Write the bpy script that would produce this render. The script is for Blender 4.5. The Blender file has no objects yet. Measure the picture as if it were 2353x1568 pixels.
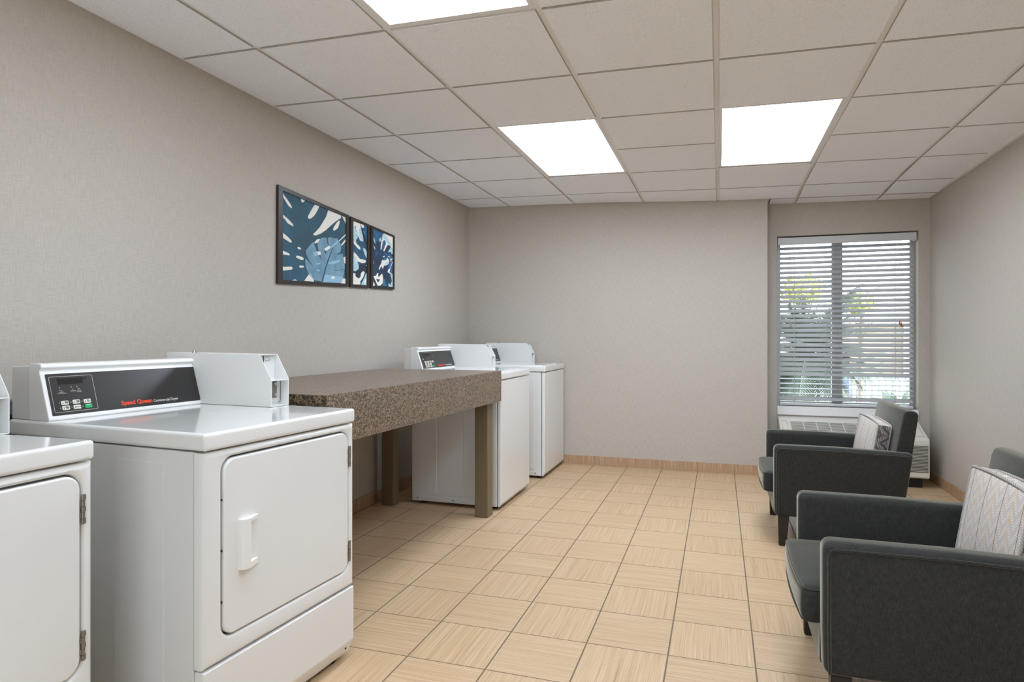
import bpy, bmesh, math, random
from mathutils import Vector, Matrix
from mathutils.geometry import tessellate_polygon
random.seed(7)
S = bpy.context.scene
COL = S.collection
R = math.radians

# ------------------------------------------------------------------ materials
def lin(c):
    return tuple((x/12.92 if x <= .04045 else ((x+.055)/1.055)**2.4) for x in [v/255 for v in c]) + (1,)

def new_mat(name):
    m = bpy.data.materials.new(name); m.use_nodes = True
    nt = m.node_tree; b = nt.nodes['Principled BSDF']
    return m, nt, b

def N(nt, kind, **kw):
    n = nt.nodes.new(kind)
    for k, v in kw.items():
        if k.startswith('i_'): n.inputs[k[2:].replace('_', ' ')].default_value = v
        else: setattr(n, k, v)
    return n

def plain(name, rgb, rough=.5, metal=0, coat=0, sheen=0, spec=.5, emit=None, es=0):
    m, nt, b = new_mat(name)
    b.inputs['Base Color'].default_value = lin(rgb)
    b.inputs['Roughness'].default_value = rough
    b.inputs['Metallic'].default_value = metal
    b.inputs['Coat Weight'].default_value = coat
    b.inputs['Coat Roughness'].default_value = .08
    b.inputs['Sheen Weight'].default_value = sheen
    b.inputs['Specular IOR Level'].default_value = spec
    if emit:
        b.inputs['Emission Color'].default_value = lin(emit)
        b.inputs['Emission Strength'].default_value = es
    return m

def math_n(nt, op, a, b=None, c=None):
    n = nt.nodes.new('ShaderNodeMath'); n.operation = op
    for i, v in enumerate((a, b, c)):
        if v is None: continue
        if isinstance(v, (int, float)): n.inputs[i].default_value = v
        else: nt.links.new(v, n.inputs[i])
    return n.outputs[0]

def combine(nt, x, y, z):
    n = nt.nodes.new('ShaderNodeCombineXYZ')
    for i, v in enumerate((x, y, z)):
        if isinstance(v, (int, float)): n.inputs[i].default_value = v
        else: nt.links.new(v, n.inputs[i])
    return n.outputs[0]

def coords(nt):
    t = nt.nodes.new('ShaderNodeTexCoord'); s = nt.nodes.new('ShaderNodeSeparateXYZ')
    nt.links.new(t.outputs['Object'], s.inputs[0])
    return t.outputs['Object'], s.outputs[0], s.outputs[1], s.outputs[2]

def noise(nt, vec, scale=1, detail=2, rough=.5):
    n = N(nt, 'ShaderNodeTexNoise'); n.inputs['Scale'].default_value = scale
    n.inputs['Detail'].default_value = detail; n.inputs['Roughness'].default_value = rough
    nt.links.new(vec, n.inputs['Vector']); return n.outputs['Fac']

def ramp(nt, fac, stops, interp='LINEAR'):
    n = nt.nodes.new('ShaderNodeValToRGB'); e = n.color_ramp.elements
    n.color_ramp.interpolation = interp
    while len(e) < len(stops): e.new(.5)
    for el, (p, c) in zip(e, stops): el.position = p; el.color = lin(c)
    nt.links.new(fac, n.inputs[0]); return n.outputs[0]

def mixc(nt, fac, a, b, mode='MIX'):
    n = nt.nodes.new('ShaderNodeMix'); n.data_type = 'RGBA'; n.blend_type = mode
    for sock, v in ((n.inputs[0], fac), (n.inputs[6], a), (n.inputs[7], b)):
        if isinstance(v, (int, float)): sock.default_value = v
        elif isinstance(v, tuple): sock.default_value = v
        else: nt.links.new(v, sock)
    return n.outputs[2]

def bump(nt, b, h, strength=.2, dist=.002):
    n = nt.nodes.new('ShaderNodeBump'); n.inputs['Strength'].default_value = strength
    n.inputs['Distance'].default_value = dist
    nt.links.new(h, n.inputs['Height']); nt.links.new(n.outputs[0], b.inputs['Normal'])

def mat_wall():
    m, nt, b = new_mat('linen_wallcovering')
    v, x, y, z = coords(nt)
    u = math_n(nt, 'ADD', x, y)
    h = noise(nt, combine(nt, math_n(nt, 'MULTIPLY', u, 26), math_n(nt, 'MULTIPLY', z, 420), 0), 1, 2)
    w = noise(nt, combine(nt, math_n(nt, 'MULTIPLY', u, 420), math_n(nt, 'MULTIPLY', z, 20), 3), 1, 2)
    s = math_n(nt, 'MULTIPLY', math_n(nt, 'ADD', h, w), .5)
    c = ramp(nt, s, [(.3, (172, 164, 154)), (.5, (184, 176, 166)), (.7, (196, 188, 178))])
    nt.links.new(c, b.inputs['Base Color']); b.inputs['Roughness'].default_value = .75
    b.inputs['Specular IOR Level'].default_value = .25
    bump(nt, b, s, .25, .001)
    return m

def mat_floor():
    m, nt, b = new_mat('striated_floor_tile')
    v, x, y, z = coords(nt)
    T = .2942
    fx = math_n(nt, 'DIVIDE', math_n(nt, 'ADD', x, .763), T)
    fy = math_n(nt, 'DIVIDE', math_n(nt, 'SUBTRACT', y, 3.528), T)
    nx = math_n(nt, 'FLOOR', fx); ny = math_n(nt, 'FLOOR', fy)
    par = math_n(nt, 'FLOORED_MODULO', math_n(nt, 'ADD', nx, ny), 2)
    wn = N(nt, 'ShaderNodeTexWhiteNoise', noise_dimensions='2D')
    nt.links.new(combine(nt, nx, ny, 0), wn.inputs['Vector'])
    off = math_n(nt, 'MULTIPLY', wn.outputs['Value'], 17)
    def grain(a, c):
        g1 = noise(nt, combine(nt, math_n(nt, 'MULTIPLY', a, 3.5), math_n(nt, 'MULTIPLY', c, 330), off), 1, 3, .6)
        g2 = noise(nt, combine(nt, math_n(nt, 'MULTIPLY', a, 1.5), math_n(nt, 'MULTIPLY', c, 95), off), 1, 2, .5)
        return math_n(nt, 'ADD', math_n(nt, 'MULTIPLY', g1, .7), math_n(nt, 'MULTIPLY', g2, .3))
    gx = grain(x, y); gy = grain(y, x)
    mx = nt.nodes.new('ShaderNodeMix')
    nt.links.new(par, mx.inputs[0]); nt.links.new(gy, mx.inputs[2]); nt.links.new(gx, mx.inputs[3])
    g = mx.outputs[0]
    c = ramp(nt, g, [(.3, (164, 132, 97)), (.43, (187, 157, 122)), (.56, (200, 172, 138)), (.7, (213, 189, 159))])
    hv = N(nt, 'ShaderNodeHueSaturation')
    nt.links.new(c, hv.inputs['Color'])
    nt.links.new(math_n(nt, 'ADD', math_n(nt, 'MULTIPLY', wn.outputs['Value'], .05), .965), hv.inputs['Value'])
    def edge(f, w):
        fr = math_n(nt, 'FRACT', f)
        d = math_n(nt, 'MINIMUM', fr, math_n(nt, 'SUBTRACT', 1, fr))
        return math_n(nt, 'LESS_THAN', d, w/T)
    gr = math_n(nt, 'MAXIMUM', edge(fx, .0027), edge(fy, .0021))
    cc = mixc(nt, gr, hv.outputs[0], lin((116, 99, 80)))
    nt.links.new(cc, b.inputs['Base Color'])
    nt.links.new(math_n(nt, 'ADD', math_n(nt, 'MULTIPLY', gr, .4), .42), b.inputs['Roughness'])
    b.inputs['Specular IOR Level'].default_value = .35
    bump(nt, b, math_n(nt, 'SUBTRACT', math_n(nt, 'MULTIPLY', g, .25), gr), .25, .0015)
    return m

def mat_base():
    m, nt, b = new_mat('striated_base_tile')
    v, x, y, z = coords(nt)
    u = math_n(nt, 'ADD', x, y)
    g = noise(nt, combine(nt, math_n(nt, 'MULTIPLY', u, 170), math_n(nt, 'MULTIPLY', z, 5), 0), 1, 3, .6)
    c = ramp(nt, g, [(.3, (150, 118, 88)), (.5, (174, 142, 111)), (.7, (196, 167, 137))])
    T = .2942
    fr = math_n(nt, 'FRACT', math_n(nt, 'DIVIDE', math_n(nt, 'ADD', x, math_n(nt, 'ADD', y, .763 - 5.63)), T))
    d = math_n(nt, 'MINIMUM', fr, math_n(nt, 'SUBTRACT', 1, fr))
    gr = math_n(nt, 'LESS_THAN', d, .0018/T)
    nt.links.new(mixc(nt, gr, c, lin((120, 96, 72))), b.inputs['Base Color'])
    b.inputs['Roughness'].default_value = .45
    return m

def mat_ceiling():
    m, nt, b = new_mat('mineral_ceiling_tile')
    v, x, y, z = coords(nt)
    f = noise(nt, v, 300, 3, .65)
    g = noise(nt, v, 45, 2, .5)
    c1 = ramp(nt, f, [(.31, (186, 184, 186)), (.41, (241, 242, 247)), (.6, (247, 249, 254))])
    c = mixc(nt, math_n(nt, 'MULTIPLY', g, .18), c1, lin((232, 233, 238)))
    nt.links.new(c, b.inputs['Base Color']); b.inputs['Roughness'].default_value = .9
    b.inputs['Specular IOR Level'].default_value = .1
    bump(nt, b, f, .4, .002)
    return m

def mat_fabric():
    m, nt, b = new_mat('charcoal_wool_fabric')
    v, x, y, z = coords(nt)
    f = noise(nt, v, 900, 2, .6); g = noise(nt, v, 60, 3, .6)
    h = noise(nt, combine(nt, math_n(nt, 'MULTIPLY', x, 1), math_n(nt, 'MULTIPLY', y, 1), math_n(nt, 'MULTIPLY', z, .12)), 420, 2, .6)
    s = math_n(nt, 'ADD', math_n(nt, 'ADD', math_n(nt, 'MULTIPLY', f, .62), math_n(nt, 'MULTIPLY', g, .13)), math_n(nt, 'MULTIPLY', h, .25))
    c = ramp(nt, s, [(.34, (37, 37, 36)), (.5, (53, 53, 51)), (.66, (76, 75, 71))])
    nt.links.new(c, b.inputs['Base Color']); b.inputs['Roughness'].default_value = .95
    b.inputs['Sheen Weight'].default_value = .85; b.inputs['Sheen Roughness'].default_value = .3
    b.inputs['Sheen Tint'].default_value = lin((250, 246, 228))
    b.inputs['Specular IOR Level'].default_value = .1
    bump(nt, b, s, .5, .0012)
    return m

def mat_granite(name, scale, dark):
    m, nt, b = new_mat(name)
    v, x, y, z = coords(nt)
    a = noise(nt, v, 170*scale, 4, .62)
    a2 = noise(nt, v, 60*scale, 3, .6)
    vo = N(nt, 'ShaderNodeTexVoronoi'); vo.inputs['Scale'].default_value = 210*scale
    nt.links.new(v, vo.inputs['Vector'])
    sv = nt.nodes.new('ShaderNodeSeparateColor'); nt.links.new(vo.outputs['Color'], sv.inputs[0])
    s = math_n(nt, 'ADD', math_n(nt, 'ADD', math_n(nt, 'MULTIPLY', a, .5), math_n(nt, 'MULTIPLY', a2, .3)), math_n(nt, 'MULTIPLY', sv.outputs[0], .2))
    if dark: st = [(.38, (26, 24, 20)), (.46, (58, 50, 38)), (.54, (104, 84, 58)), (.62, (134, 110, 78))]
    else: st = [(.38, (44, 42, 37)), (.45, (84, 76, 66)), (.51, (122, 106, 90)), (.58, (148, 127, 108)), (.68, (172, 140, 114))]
    nt.links.new(ramp(nt, s, st), b.inputs['Base Color'])
    b.inputs['Roughness'].default_value = .32
    b.inputs['Specular IOR Level'].default_value = .45
    return m

def mat_pillow(name, dark=False):
    """woven pattern: lines in local x/z with hatched triangles, light or dark ground"""
    m, nt, b = new_mat(name)
    v, x, y, z = coords(nt)
    p = math_n(nt, 'ADD', x, math_n(nt, 'MULTIPLY', y, 1.0))
    if dark: p, z = z, math_n(nt, 'MULTIPLY', y, .9)
    cw = .085 if dark else .056
    def tri(f): return math_n(nt, 'ABSOLUTE', math_n(nt, 'SUBTRACT', math_n(nt, 'MULTIPLY', math_n(nt, 'FRACT', f), 2), 1))
    zz = math_n(nt, 'DIVIDE', z, .044); xx = math_n(nt, 'DIVIDE', p, cw)
    zig = math_n(nt, 'ADD', zz, tri(xx))
    reg = math_n(nt, 'FRACT', zig)
    hatchA = math_n(nt, 'LESS_THAN', math_n(nt, 'FRACT', math_n(nt, 'DIVIDE', z, .0068)), .42)
    diag = math_n(nt, 'ADD', math_n(nt, 'DIVIDE', z, .0085), math_n(nt, 'DIVIDE', p, .006))
    hatchB = math_n(nt, 'LESS_THAN', math_n(nt, 'FRACT', diag), .4)
    selA = math_n(nt, 'LESS_THAN', reg, .38)
    selB = math_n(nt, 'MULTIPLY', math_n(nt, 'GREATER_THAN', reg, .38), math_n(nt, 'LESS_THAN', reg, .62))
    hatch = math_n(nt, 'MAXIMUM', math_n(nt, 'MULTIPLY', selA, hatchA), math_n(nt, 'MULTIPLY', math_n(nt, 'MULTIPLY', selB, hatchB), 1 if dark else .45))
    wv = noise(nt, v, 600, 2, .6)
    if dark: g0 = ramp(nt, wv, [(.3, (84, 80, 80)), (.7, (112, 107, 106))]); lc = lin((196, 190, 182))
    else: g0 = ramp(nt, wv, [(.3, (178, 170, 163)), (.7, (196, 188, 181))]); lc = lin((214, 207, 197))
    c = mixc(nt, hatch, g0, lc)
    fx = math_n(nt, 'FRACT', xx)
    ln = math_n(nt, 'LESS_THAN', math_n(nt, 'ABSOLUTE', math_n(nt, 'SUBTRACT', fx, .5)), .026)
    idx = math_n(nt, 'FLOORED_MODULO', math_n(nt, 'FLOOR', xx), 2)
    lcol = mixc(nt, idx, lin((140, 98, 74)), lin((216, 178, 110)))
    c = mixc(nt, ln, c, lcol)
    nt.links.new(c, b.inputs['Base Color']); b.inputs['Roughness'].default_value = .9
    b.inputs['Specular IOR Level'].default_value = .1
    bump(nt, b, math_n(nt, 'ADD', hatch, math_n(nt, 'MULTIPLY', wv, .4)), .5, .001)
    return m

def mat_cord():
    m, nt, b = new_mat('twisted_grey_cord')
    v, x, y, z = coords(nt)
    f = math_n(nt, 'FRACT', math_n(nt, 'DIVIDE', math_n(nt, 'ADD', math_n(nt, 'ADD', x, y), math_n(nt, 'MULTIPLY', z, 1.3)), .012))
    nt.links.new(ramp(nt, f, [(.0, (128, 120, 114)), (.3, (158, 150, 143)), (.6, (188, 181, 174)), (1, (130, 122, 116))]), b.inputs['Base Color'])
    b.inputs['Roughness'].default_value = .9
    return m

def mat_noisy(name, c1, c2, scale=6, rough=.8):
    m, nt, b = new_mat(name)
    v, x, y, z = coords(nt)
    nt.links.new(ramp(nt, noise(nt, v, scale, 4, .6), [(.35, c1), (.65, c2)]), b.inputs['Base Color'])
    b.inputs['Roughness'].default_value = rough
    return m

def mat_glass():
    m = bpy.data.materials.new('window_glass'); m.use_nodes = True; nt = m.node_tree; nt.nodes.clear()
    o = nt.nodes.new('ShaderNodeOutputMaterial'); t = nt.nodes.new('ShaderNodeBsdfTransparent')
    g = nt.nodes.new('ShaderNodeBsdfGlossy'); g.inputs['Roughness'].default_value = .02
    t.inputs['Color'].default_value = (.9, .94, .95, 1)
    fr = nt.nodes.new('ShaderNodeFresnel'); fr.inputs['IOR'].default_value = 1.35
    mx = nt.nodes.new('ShaderNodeMixShader')
    nt.links.new(fr.outputs[0], mx.inputs[0]); nt.links.new(t.outputs[0], mx.inputs[1]); nt.links.new(g.outputs[0], mx.inputs[2])
    nt.links.new(mx.outputs[0], o.inputs[0]); return m

M = dict(
    wall=mat_wall(), floor=mat_floor(), base=mat_base(), ceil=mat_ceiling(), fabric=mat_fabric(),
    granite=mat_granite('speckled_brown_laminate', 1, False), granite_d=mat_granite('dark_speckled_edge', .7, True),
    tbar=plain('grid_white', (232, 231, 230), .55), edge_shade=plain('shaded_tile_edge', (184, 180, 174), .9), plaster=plain('plaster_white', (200, 196, 190), .8),  # tile edge colour is darkened to stand in for shade at the joints
    enamel=plain('white_enamel', (226, 226, 224), .2, coat=.35), enamel_t=plain('glossy_white_enamel', (226, 226, 224), .1, coat=.6), enamel_d=plain('satin_white_enamel', (220, 220, 218), .32),
    plastic=plain('white_console_plastic', (232, 232, 230), .28),
    blackp=plain('black_overlay', (40, 38, 37), .3), display=plain('display_window', (26, 22, 19), .2),
    dark=plain('black_rubber', (20, 19, 19), .6), line=plain('panel_line', (188, 184, 174), .5),
    keyc=plain('key_ivory', (214, 211, 198), .45), green=plain('green_key', (0, 158, 96), .35),
    red=plain('orange_red_print', (236, 72, 34), .5), whitep=plain('white_print', (222, 220, 214), .5),
    inkd=plain('dark_print', (52, 50, 48), .5), led=plain('dim_indicator', (168, 172, 160), .4),
    steel=plain('hinge_steel', (150, 142, 134), .38, metal=.9), chrome=plain('screw_steel', (190, 186, 178), .25, metal=.9),
    olive=plain('olive_leg_laminate', (116, 102, 78), .45), frame=plain('espresso_frame', (44, 39, 36), .38),
    w=plain('art_cream', (230, 226, 216), .7), l=mat_noisy('art_leaf_blue', (98, 136, 156), (122, 158, 178), 14, .7),
    m=plain('art_pale_overlay', (140, 180, 202), .7), d=plain('art_dark', (40, 66, 84), .7), t=plain('art_teal', (48, 108, 134), .7),
    p=mat_noisy('art_pale_blue', (150, 190, 204), (188, 214, 220), 40, .7), b=mat_noisy('art_mid_blue', (32, 84, 126), (48, 104, 146), 30, .7),
    n=plain('art_navy', (34, 46, 62), .7),
    bg1=mat_noisy('art_deep_teal', (44, 74, 88), (44, 92, 114), 5, .7), bg2=mat_noisy('art_deep_blue', (36, 72, 98), (44, 88, 116), 22, .7),
    bg3=mat_noisy('art_midnight', (32, 48, 66), (36, 66, 96), 14, .7),
    wood=plain('espresso_wood', (30, 23, 21), .4), pil=mat_pillow('woven_light_pattern'), pild=mat_pillow('woven_dark_pattern', True), cord=mat_cord(),
    acb=plain('almond_plastic', (214, 209, 198), .45), acd=plain('grille_dark', (52, 50, 46), .7), acs=plain('almond_shadow_gap', (150, 145, 136), .6),
    blind=plain('blind_white', (198, 199, 201), .45), slat=plain('slat_white', (182, 183, 186), .45), vinyl=plain('window_vinyl', (186, 189, 191), .5), glass=mat_glass(),
    cordw=plain('blind_cord', (196, 194, 190), .8), tassel=plain('wooden_tassel', (150, 96, 62), .5), clear=plain('wand_plastic', (150, 150, 140), .3),
    lens=plain('light_lens', (255, 255, 255), .5, emit=(228, 240, 255), es=14.0), lens2=plain('light_lens_dim', (255, 255, 255), .5, emit=(228, 240, 255), es=11.0),
    bluebox=plain('grey_blue_box', (118, 124, 132), .5),
    cream=mat_noisy('cream_stucco', (132, 124, 110), (142, 134, 120), 3, .9), creamw=plain('building_trim', (176, 172, 164), .8),
    pave=mat_noisy('pale_paving', (206, 200, 190), (222, 216, 206), 2, .9), fencew=plain('pale_fence', (112, 124, 134), .5),
    fblue=plain('blue_panel', (86, 110, 160), .6),
    bark=mat_noisy('bark', (110, 100, 88), (140, 128, 112), 20, .9), frond=mat_noisy('palm_green', (54, 68, 62), (80, 94, 86), 8, .6),
    leafy=mat_noisy('spring_leaf', (110, 128, 60), (180, 188, 100), 5, .6), shrub=mat_noisy('shrub_green', (34, 56, 42), (54, 80, 62), 8, .6),
)

# ------------------------------------------------------------------ mesh helpers
class MB:
    def __init__(s): s.bm = bmesh.new(); s.mats = []
    def mi(s, m):
        if m not in s.mats: s.mats.append(m)
        return s.mats.index(m)
    def join(s, t, m, X=None):
        if X is not None: t.transform(X)
        i = s.mi(m); t.verts.index_update()
        vs = [s.bm.verts.new(v.co) for v in t.verts]
        for f in t.faces:
            try:
                nf = s.bm.faces.new([vs[v.index] for v in f.verts]); nf.material_index = i
            except ValueError: pass
        t.free()
    def box(s, a, b, m, bev=0, seg=3, X=None):
        t = bmesh.new(); bmesh.ops.create_cube(t, size=1)
        for v in t.verts:
            v.co = Vector(((a[0]+b[0])/2 + v.co.x*(b[0]-a[0]), (a[1]+b[1])/2 + v.co.y*(b[1]-a[1]), (a[2]+b[2])/2 + v.co.z*(b[2]-a[2])))
        if bev: bmesh.ops.bevel(t, geom=t.edges[:], offset=bev, segments=seg, profile=.5, affect='EDGES', clamp_overlap=True)
        s.join(t, m, X)
    def prism(s, pts, f, t0, t1, m, bev=0, seg=3, ang=25, X=None):
        """pts: 2D outline; f(a,b,t) -> xyz; extruded from t0 to t1"""
        t = bmesh.new()
        A = [t.verts.new(f(a, b, t0)) for a, b in pts]; B = [t.verts.new(f(a, b, t1)) for a, b in pts]
        n = len(pts)
        t.faces.new(A); t.faces.new(B[::-1])
        for i in range(n): t.faces.new((A[i], B[i], B[(i+1) % n], A[(i+1) % n]))
        bmesh.ops.recalc_face_normals(t, faces=t.faces[:])
        if bev:
            es = [e for e in t.edges if len(e.link_faces) == 2 and e.calc_face_angle(0) > R(ang)]
            bmesh.ops.bevel(t, geom=es, offset=bev, segments=seg, profile=.5, affect='EDGES', clamp_overlap=True)
        s.join(t, m, X)
    def poly(s, pts, m):
        """flat polygon in 3D, any outline"""
        vs = [s.bm.verts.new(p) for p in pts]; i = s.mi(m)
        for tri in tessellate_polygon([[Vector(p) for p in pts]]):
            try: s.bm.faces.new([vs[k] for k in tri]).material_index = i
            except ValueError: pass
    def rbox(s, a, b, r, m, n=5, crown=(0, 0, 0), X=None, facemat=None, sub=8):
        """rounded box with optional crowned faces"""
        c = [(a[k]+b[k])/2 for k in range(3)]; h = [(b[k]-a[k])/2 for k in range(3)]
        def lin1(hh):
            e = [-hh + r*(1-math.cos(math.pi/2*i/n)) for i in range(n+1)]
            mid = [(-hh+r) + 2*(hh-r)*i/sub for i in range(1, sub)]
            return e + mid + [-q for q in e[::-1]]
        L = [lin1(q) for q in h]
        t = bmesh.new(); cache = {}
        def V(p):
            k = tuple(round(q, 6) for q in p)
            if k not in cache:
                q = [max(-(h[i]-r), min(h[i]-r, p[i])) for i in range(3)]
                d = Vector([p[i]-q[i] for i in range(3)])
                if d.length > 1e-9: d = d.normalized()*r
                o = [q[i]+d[i] for i in range(3)]
                for i in range(3):
                    if crown[i]:
                        j, kk = (i+1) % 3, (i+2) % 3
                        w = max(0, 1-(o[j]/h[j])**2)*max(0, 1-(o[kk]/h[kk])**2)
                        o[i] += crown[i]*w*(o[i]/h[i])
                cache[k] = t.verts.new([o[i]+c[i] for i in range(3)])
            return cache[k]
        for ax in range(3):
            j, k = (ax+1) % 3, (ax+2) % 3
            for sg in (-1, 1):
                for p in range(len(L[j])-1):
                    for q in range(len(L[k])-1):
                        quad = []
                        for (u, w) in ((p, q), (p+1, q), (p+1, q+1), (p, q+1)):
                            co = [0, 0, 0]; co[ax] = sg*h[ax]; co[j] = L[j][u]; co[k] = L[k][w]
                            quad.append(V(co))
                        if sg < 0: quad = quad[::-1]
                        if len(set(quad)) == 4:
                            try: t.faces.new(quad).material_index = ax*2+(sg > 0)
                            except ValueError: pass
        if facemat is None: s.join(t, m, X)
        else:
            if X is not None: t.transform(X)
            t.verts.index_update(); vs = [s.bm.verts.new(v.co) for v in t.verts]
            for f in t.faces:
                s.bm.faces.new([vs[v.index] for v in f.verts]).material_index = s.mi(facemat[f.material_index])
            t.free()
    def tube(s, pts, r, m, seg=8, closed=False, X=None, taper=None):
        P = [Vector(p) for p in pts]; n = len(P); t = bmesh.new(); rings = []
        up = None
        for i in range(n):
            if closed: d = (P[(i+1) % n]-P[i-1]).normalized()
            else: d = (P[min(i+1, n-1)]-P[max(i-1, 0)]).normalized()
            if up is None: up = Vector((0, 0, 1)) if abs(d.z) < .9 else Vector((1, 0, 0))
            up = (up - d*up.dot(d)); up = up.normalized() if up.length > 1e-6 else d.orthogonal().normalized()
            sd = d.cross(up)
            rr = r*(taper(i/(n-1)) if taper else 1)
            rings.append([t.verts.new(P[i]+(up*math.cos(2*math.pi*k/seg)+sd*math.sin(2*math.pi*k/seg))*rr) for k in range(seg)])
        for i in range(n if closed else n-1):
            a, b = rings[i], rings[(i+1) % n]
            for k in range(seg): t.faces.new((a[k], a[(k+1) % seg], b[(k+1) % seg], b[k]))
        if not closed: t.faces.new(rings[0][::-1]); t.faces.new(rings[-1])
        bmesh.ops.recalc_face_normals(t, faces=t.faces[:])
        s.join(t, m, X)
    def cyl(s, p0, p1, r, m, seg=16, r2=None, X=None):
        s.tube([p0, p1], r, m, seg, X=X, taper=(lambda u: 1+((r2 or r)/r-1)*u))
    def text(s, txt, size, m, X, bold=0, align='LEFT', squeeze=1, depth=.0003):
        cu = bpy.data.curves.new('lettering_source', 'FONT'); cu.body = txt; cu.size = size; cu.offset = bold*size
        cu.align_x = align; cu.extrude = depth; cu.resolution_u = 3; cu.space_line = .85
        o = bpy.data.objects.new('lettering_source', cu); COL.objects.link(o)
        dg = bpy.context.evaluated_depsgraph_get(); me = o.evaluated_get(dg).to_mesh()
        t = bmesh.new(); t.from_mesh(me); o.evaluated_get(dg).to_mesh_clear()
        t.transform(Matrix.Diagonal((squeeze, 1, 1, 1)))
        bpy.data.objects.remove(o); bpy.data.curves.remove(cu)
        s.join(t, m, X)
    def build(s, name, parent=None, loc=None, rot=None, smooth=35, wn=True):
        me = bpy.data.meshes.new(name); s.bm.normal_update(); s.bm.to_mesh(me); s.bm.free()
        for m in s.mats: me.materials.append(m)
        if smooth:
            me.polygons.foreach_set('use_smooth', [True]*len(me.polygons))
            me.set_sharp_from_angle(angle=R(smooth))
        o = bpy.data.objects.new(name, me); COL.objects.link(o)
        if parent is not None: o.parent = parent
        if loc is not None: o.location = loc
        if rot is not None: o.rotation_euler = rot
        if smooth and wn:
            w = o.modifiers.new('weighted', 'WEIGHTED_NORMAL'); w.keep_sharp = True
        return o

def thing(name, label, cat, loc=(0, 0, 0), rz=0, group=None):
    o = bpy.data.objects.new(name, None); COL.objects.link(o)
    o.empty_display_size = .1
    o.location = loc; o.rotation_euler = (0, 0, rz)
    o['label'] = label; o['category'] = cat
    if group: o['group'] = group
    return o

def struct(o):
    o['kind'] = 'structure'; return o

def copy_thing(root, loc, rz, label, group=None):
    def cp(o, par):
        c = o.copy(); COL.objects.link(c)
        if par is not None: c.parent = par
        for ch in o.children: cp(ch, c)
        return c
    r = cp(root, None); r.location = loc; r.rotation_euler = (0, 0, rz); r['label'] = label
    if group: r['group'] = group
    return r

def rrect(x0, x1, z0, z1, r, n=6):
    out = []
    for cx, cz, a0 in ((x1-r, z1-r, 0), (x0+r, z1-r, 90), (x0+r, z0+r, 180), (x1-r, z0+r, 270)):
        for i in range(n+1):
            a = R(a0+90*i/n); out.append((cx+r*math.cos(a), cz+r*math.sin(a)))
    return out

# ------------------------------------------------------------------ room shell
XL, XR, YB, YN, XC, YF = -2.252, 1.595, 5.635, 5.87, .376, -1.7
def zc(x, y):
    z = 2.313 - .0225*x
    t = max(0, min(1, (y-5.05)/.58)); s = max(0, min(1, (x+1.3)/1.5))
    return z - .030*t*s*s*(3-2*s)

def wallbox(name, *boxes):
    b = MB()
    for a, c in boxes: b.box(a, c, M['wall'])
    return struct(b.build(name, smooth=0, wn=False))
b = MB(); b.box((XL-.1, YF-.1, -.08), (XR+.1, YN+.2, 0), M['floor']); struct(b.build('floor', smooth=0))
wallbox('wall_left', ((XL-.1, YF-.1, 0), (XL, YB+.3, 2.5)))
wallbox('wall_back', ((XL, YB, 0), (XC, YN+.2, 2.5)))
wallbox('wall_right', ((XR, YF-.1, 0), (XR+.1, YN+.2, 2.5)))
FX0, FX1, FZ0, FZ1 = -1.5, 1.0, .55, 2.1
wallbox('wall_front', ((XL, YF-.1, 0), (FX0, YF, 2.5)), ((FX1, YF-.1, 0), (XR, YF, 2.5)), ((FX0, YF-.1, FZ1), (FX1, YF, 2.5)), ((FX0, YF-.1, 0), (FX1, YF, FZ0)))
WX0, WX1, WZ0, WZ1 = .468, 1.516, .50, 1.99
wallbox('wall_window', ((XC, YN, 0), (WX0, YN+.2, 2.5)), ((WX1, YN, 0), (XR, YN+.2, 2.5)),
        ((WX0, YN, WZ1), (WX1, YN+.2, 2.5)), ((WX0, YN, 0), (WX1, YN+.2, WZ0)))

BH, BT = .079, .009
def bbox(name, *boxes):
    b = MB()
    for a, c in boxes: b.box(a, c, M['base'], .002, 2)
    return struct(b.build(name))
bbox('baseboard_left', ((XL, YF, 0), (XL+BT, YB, BH)))
bbox('baseboard_back', ((XL+BT, YB-BT, 0), (XC+BT, YB, BH)), ((XC, YB, 0), (XC+BT, YN, BH)))
bbox('baseboard_right', ((XR-BT, YF, 0), (XR, YN, BH)))
bbox('baseboard_window', ((XC+BT, YN-BT, 0), (XR-BT, YN, BH)))

# suspended ceiling: tile edges lie on the grid lines
CX = [XL, -1.840, -1.231, -.621, -.012, .598, 1.207, XR]
CY = [YF] + [2.8285 + .607*k for k in range(-7, 6)]
CY = [y for y in CY if y < YB-.05] + [YB]
lights = [(2, 1.0075), (4, 1.0075), (2, 3.4355), (4, 3.4355)]          # grid column, near edge of a two-tile bay; second light is unseen, added
def is_light(i, y0): return any(i == c and y0 > ly-.05 and y0 < ly+1.0 for c, ly in lights)
def slab(b, x0, x1, y0, y1, lo, hi, m, edge=None):
    t = bmesh.new(); nx = 6 if x1-x0 > .8 else 2
    xs = [x0+(x1-x0)*i/nx for i in range(nx+1)]
    def row(y, h): return [t.verts.new((x, y, zc(x, y)+h)) for x in xs]
    a, c, d, e = row(y0, lo), row(y1, lo), row(y1, hi), row(y0, hi)
    for n, (p, q) in enumerate(((a, c), (c, d), (d, e), (e, a))):
        for i in range(nx): t.faces.new((p[i], p[i+1], q[i+1], q[i])).material_index = n % 2
    t.faces.new((a[0], c[0], d[0], e[0])).material_index = 1; t.faces.new((a[-1], c[-1], d[-1], e[-1])).material_index = 1
    bmesh.ops.recalc_face_normals(t, faces=t.faces[:]); t.verts.index_update()
    vs = [b.bm.verts.new(v.co) for v in t.verts]; mi = (b.mi(m), b.mi(edge or m))
    for f in t.faces: b.bm.faces.new([vs[v.index] for v in f.verts]).material_index = mi[f.material_index]
    t.free()
b = MB(); G = .0125
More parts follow.
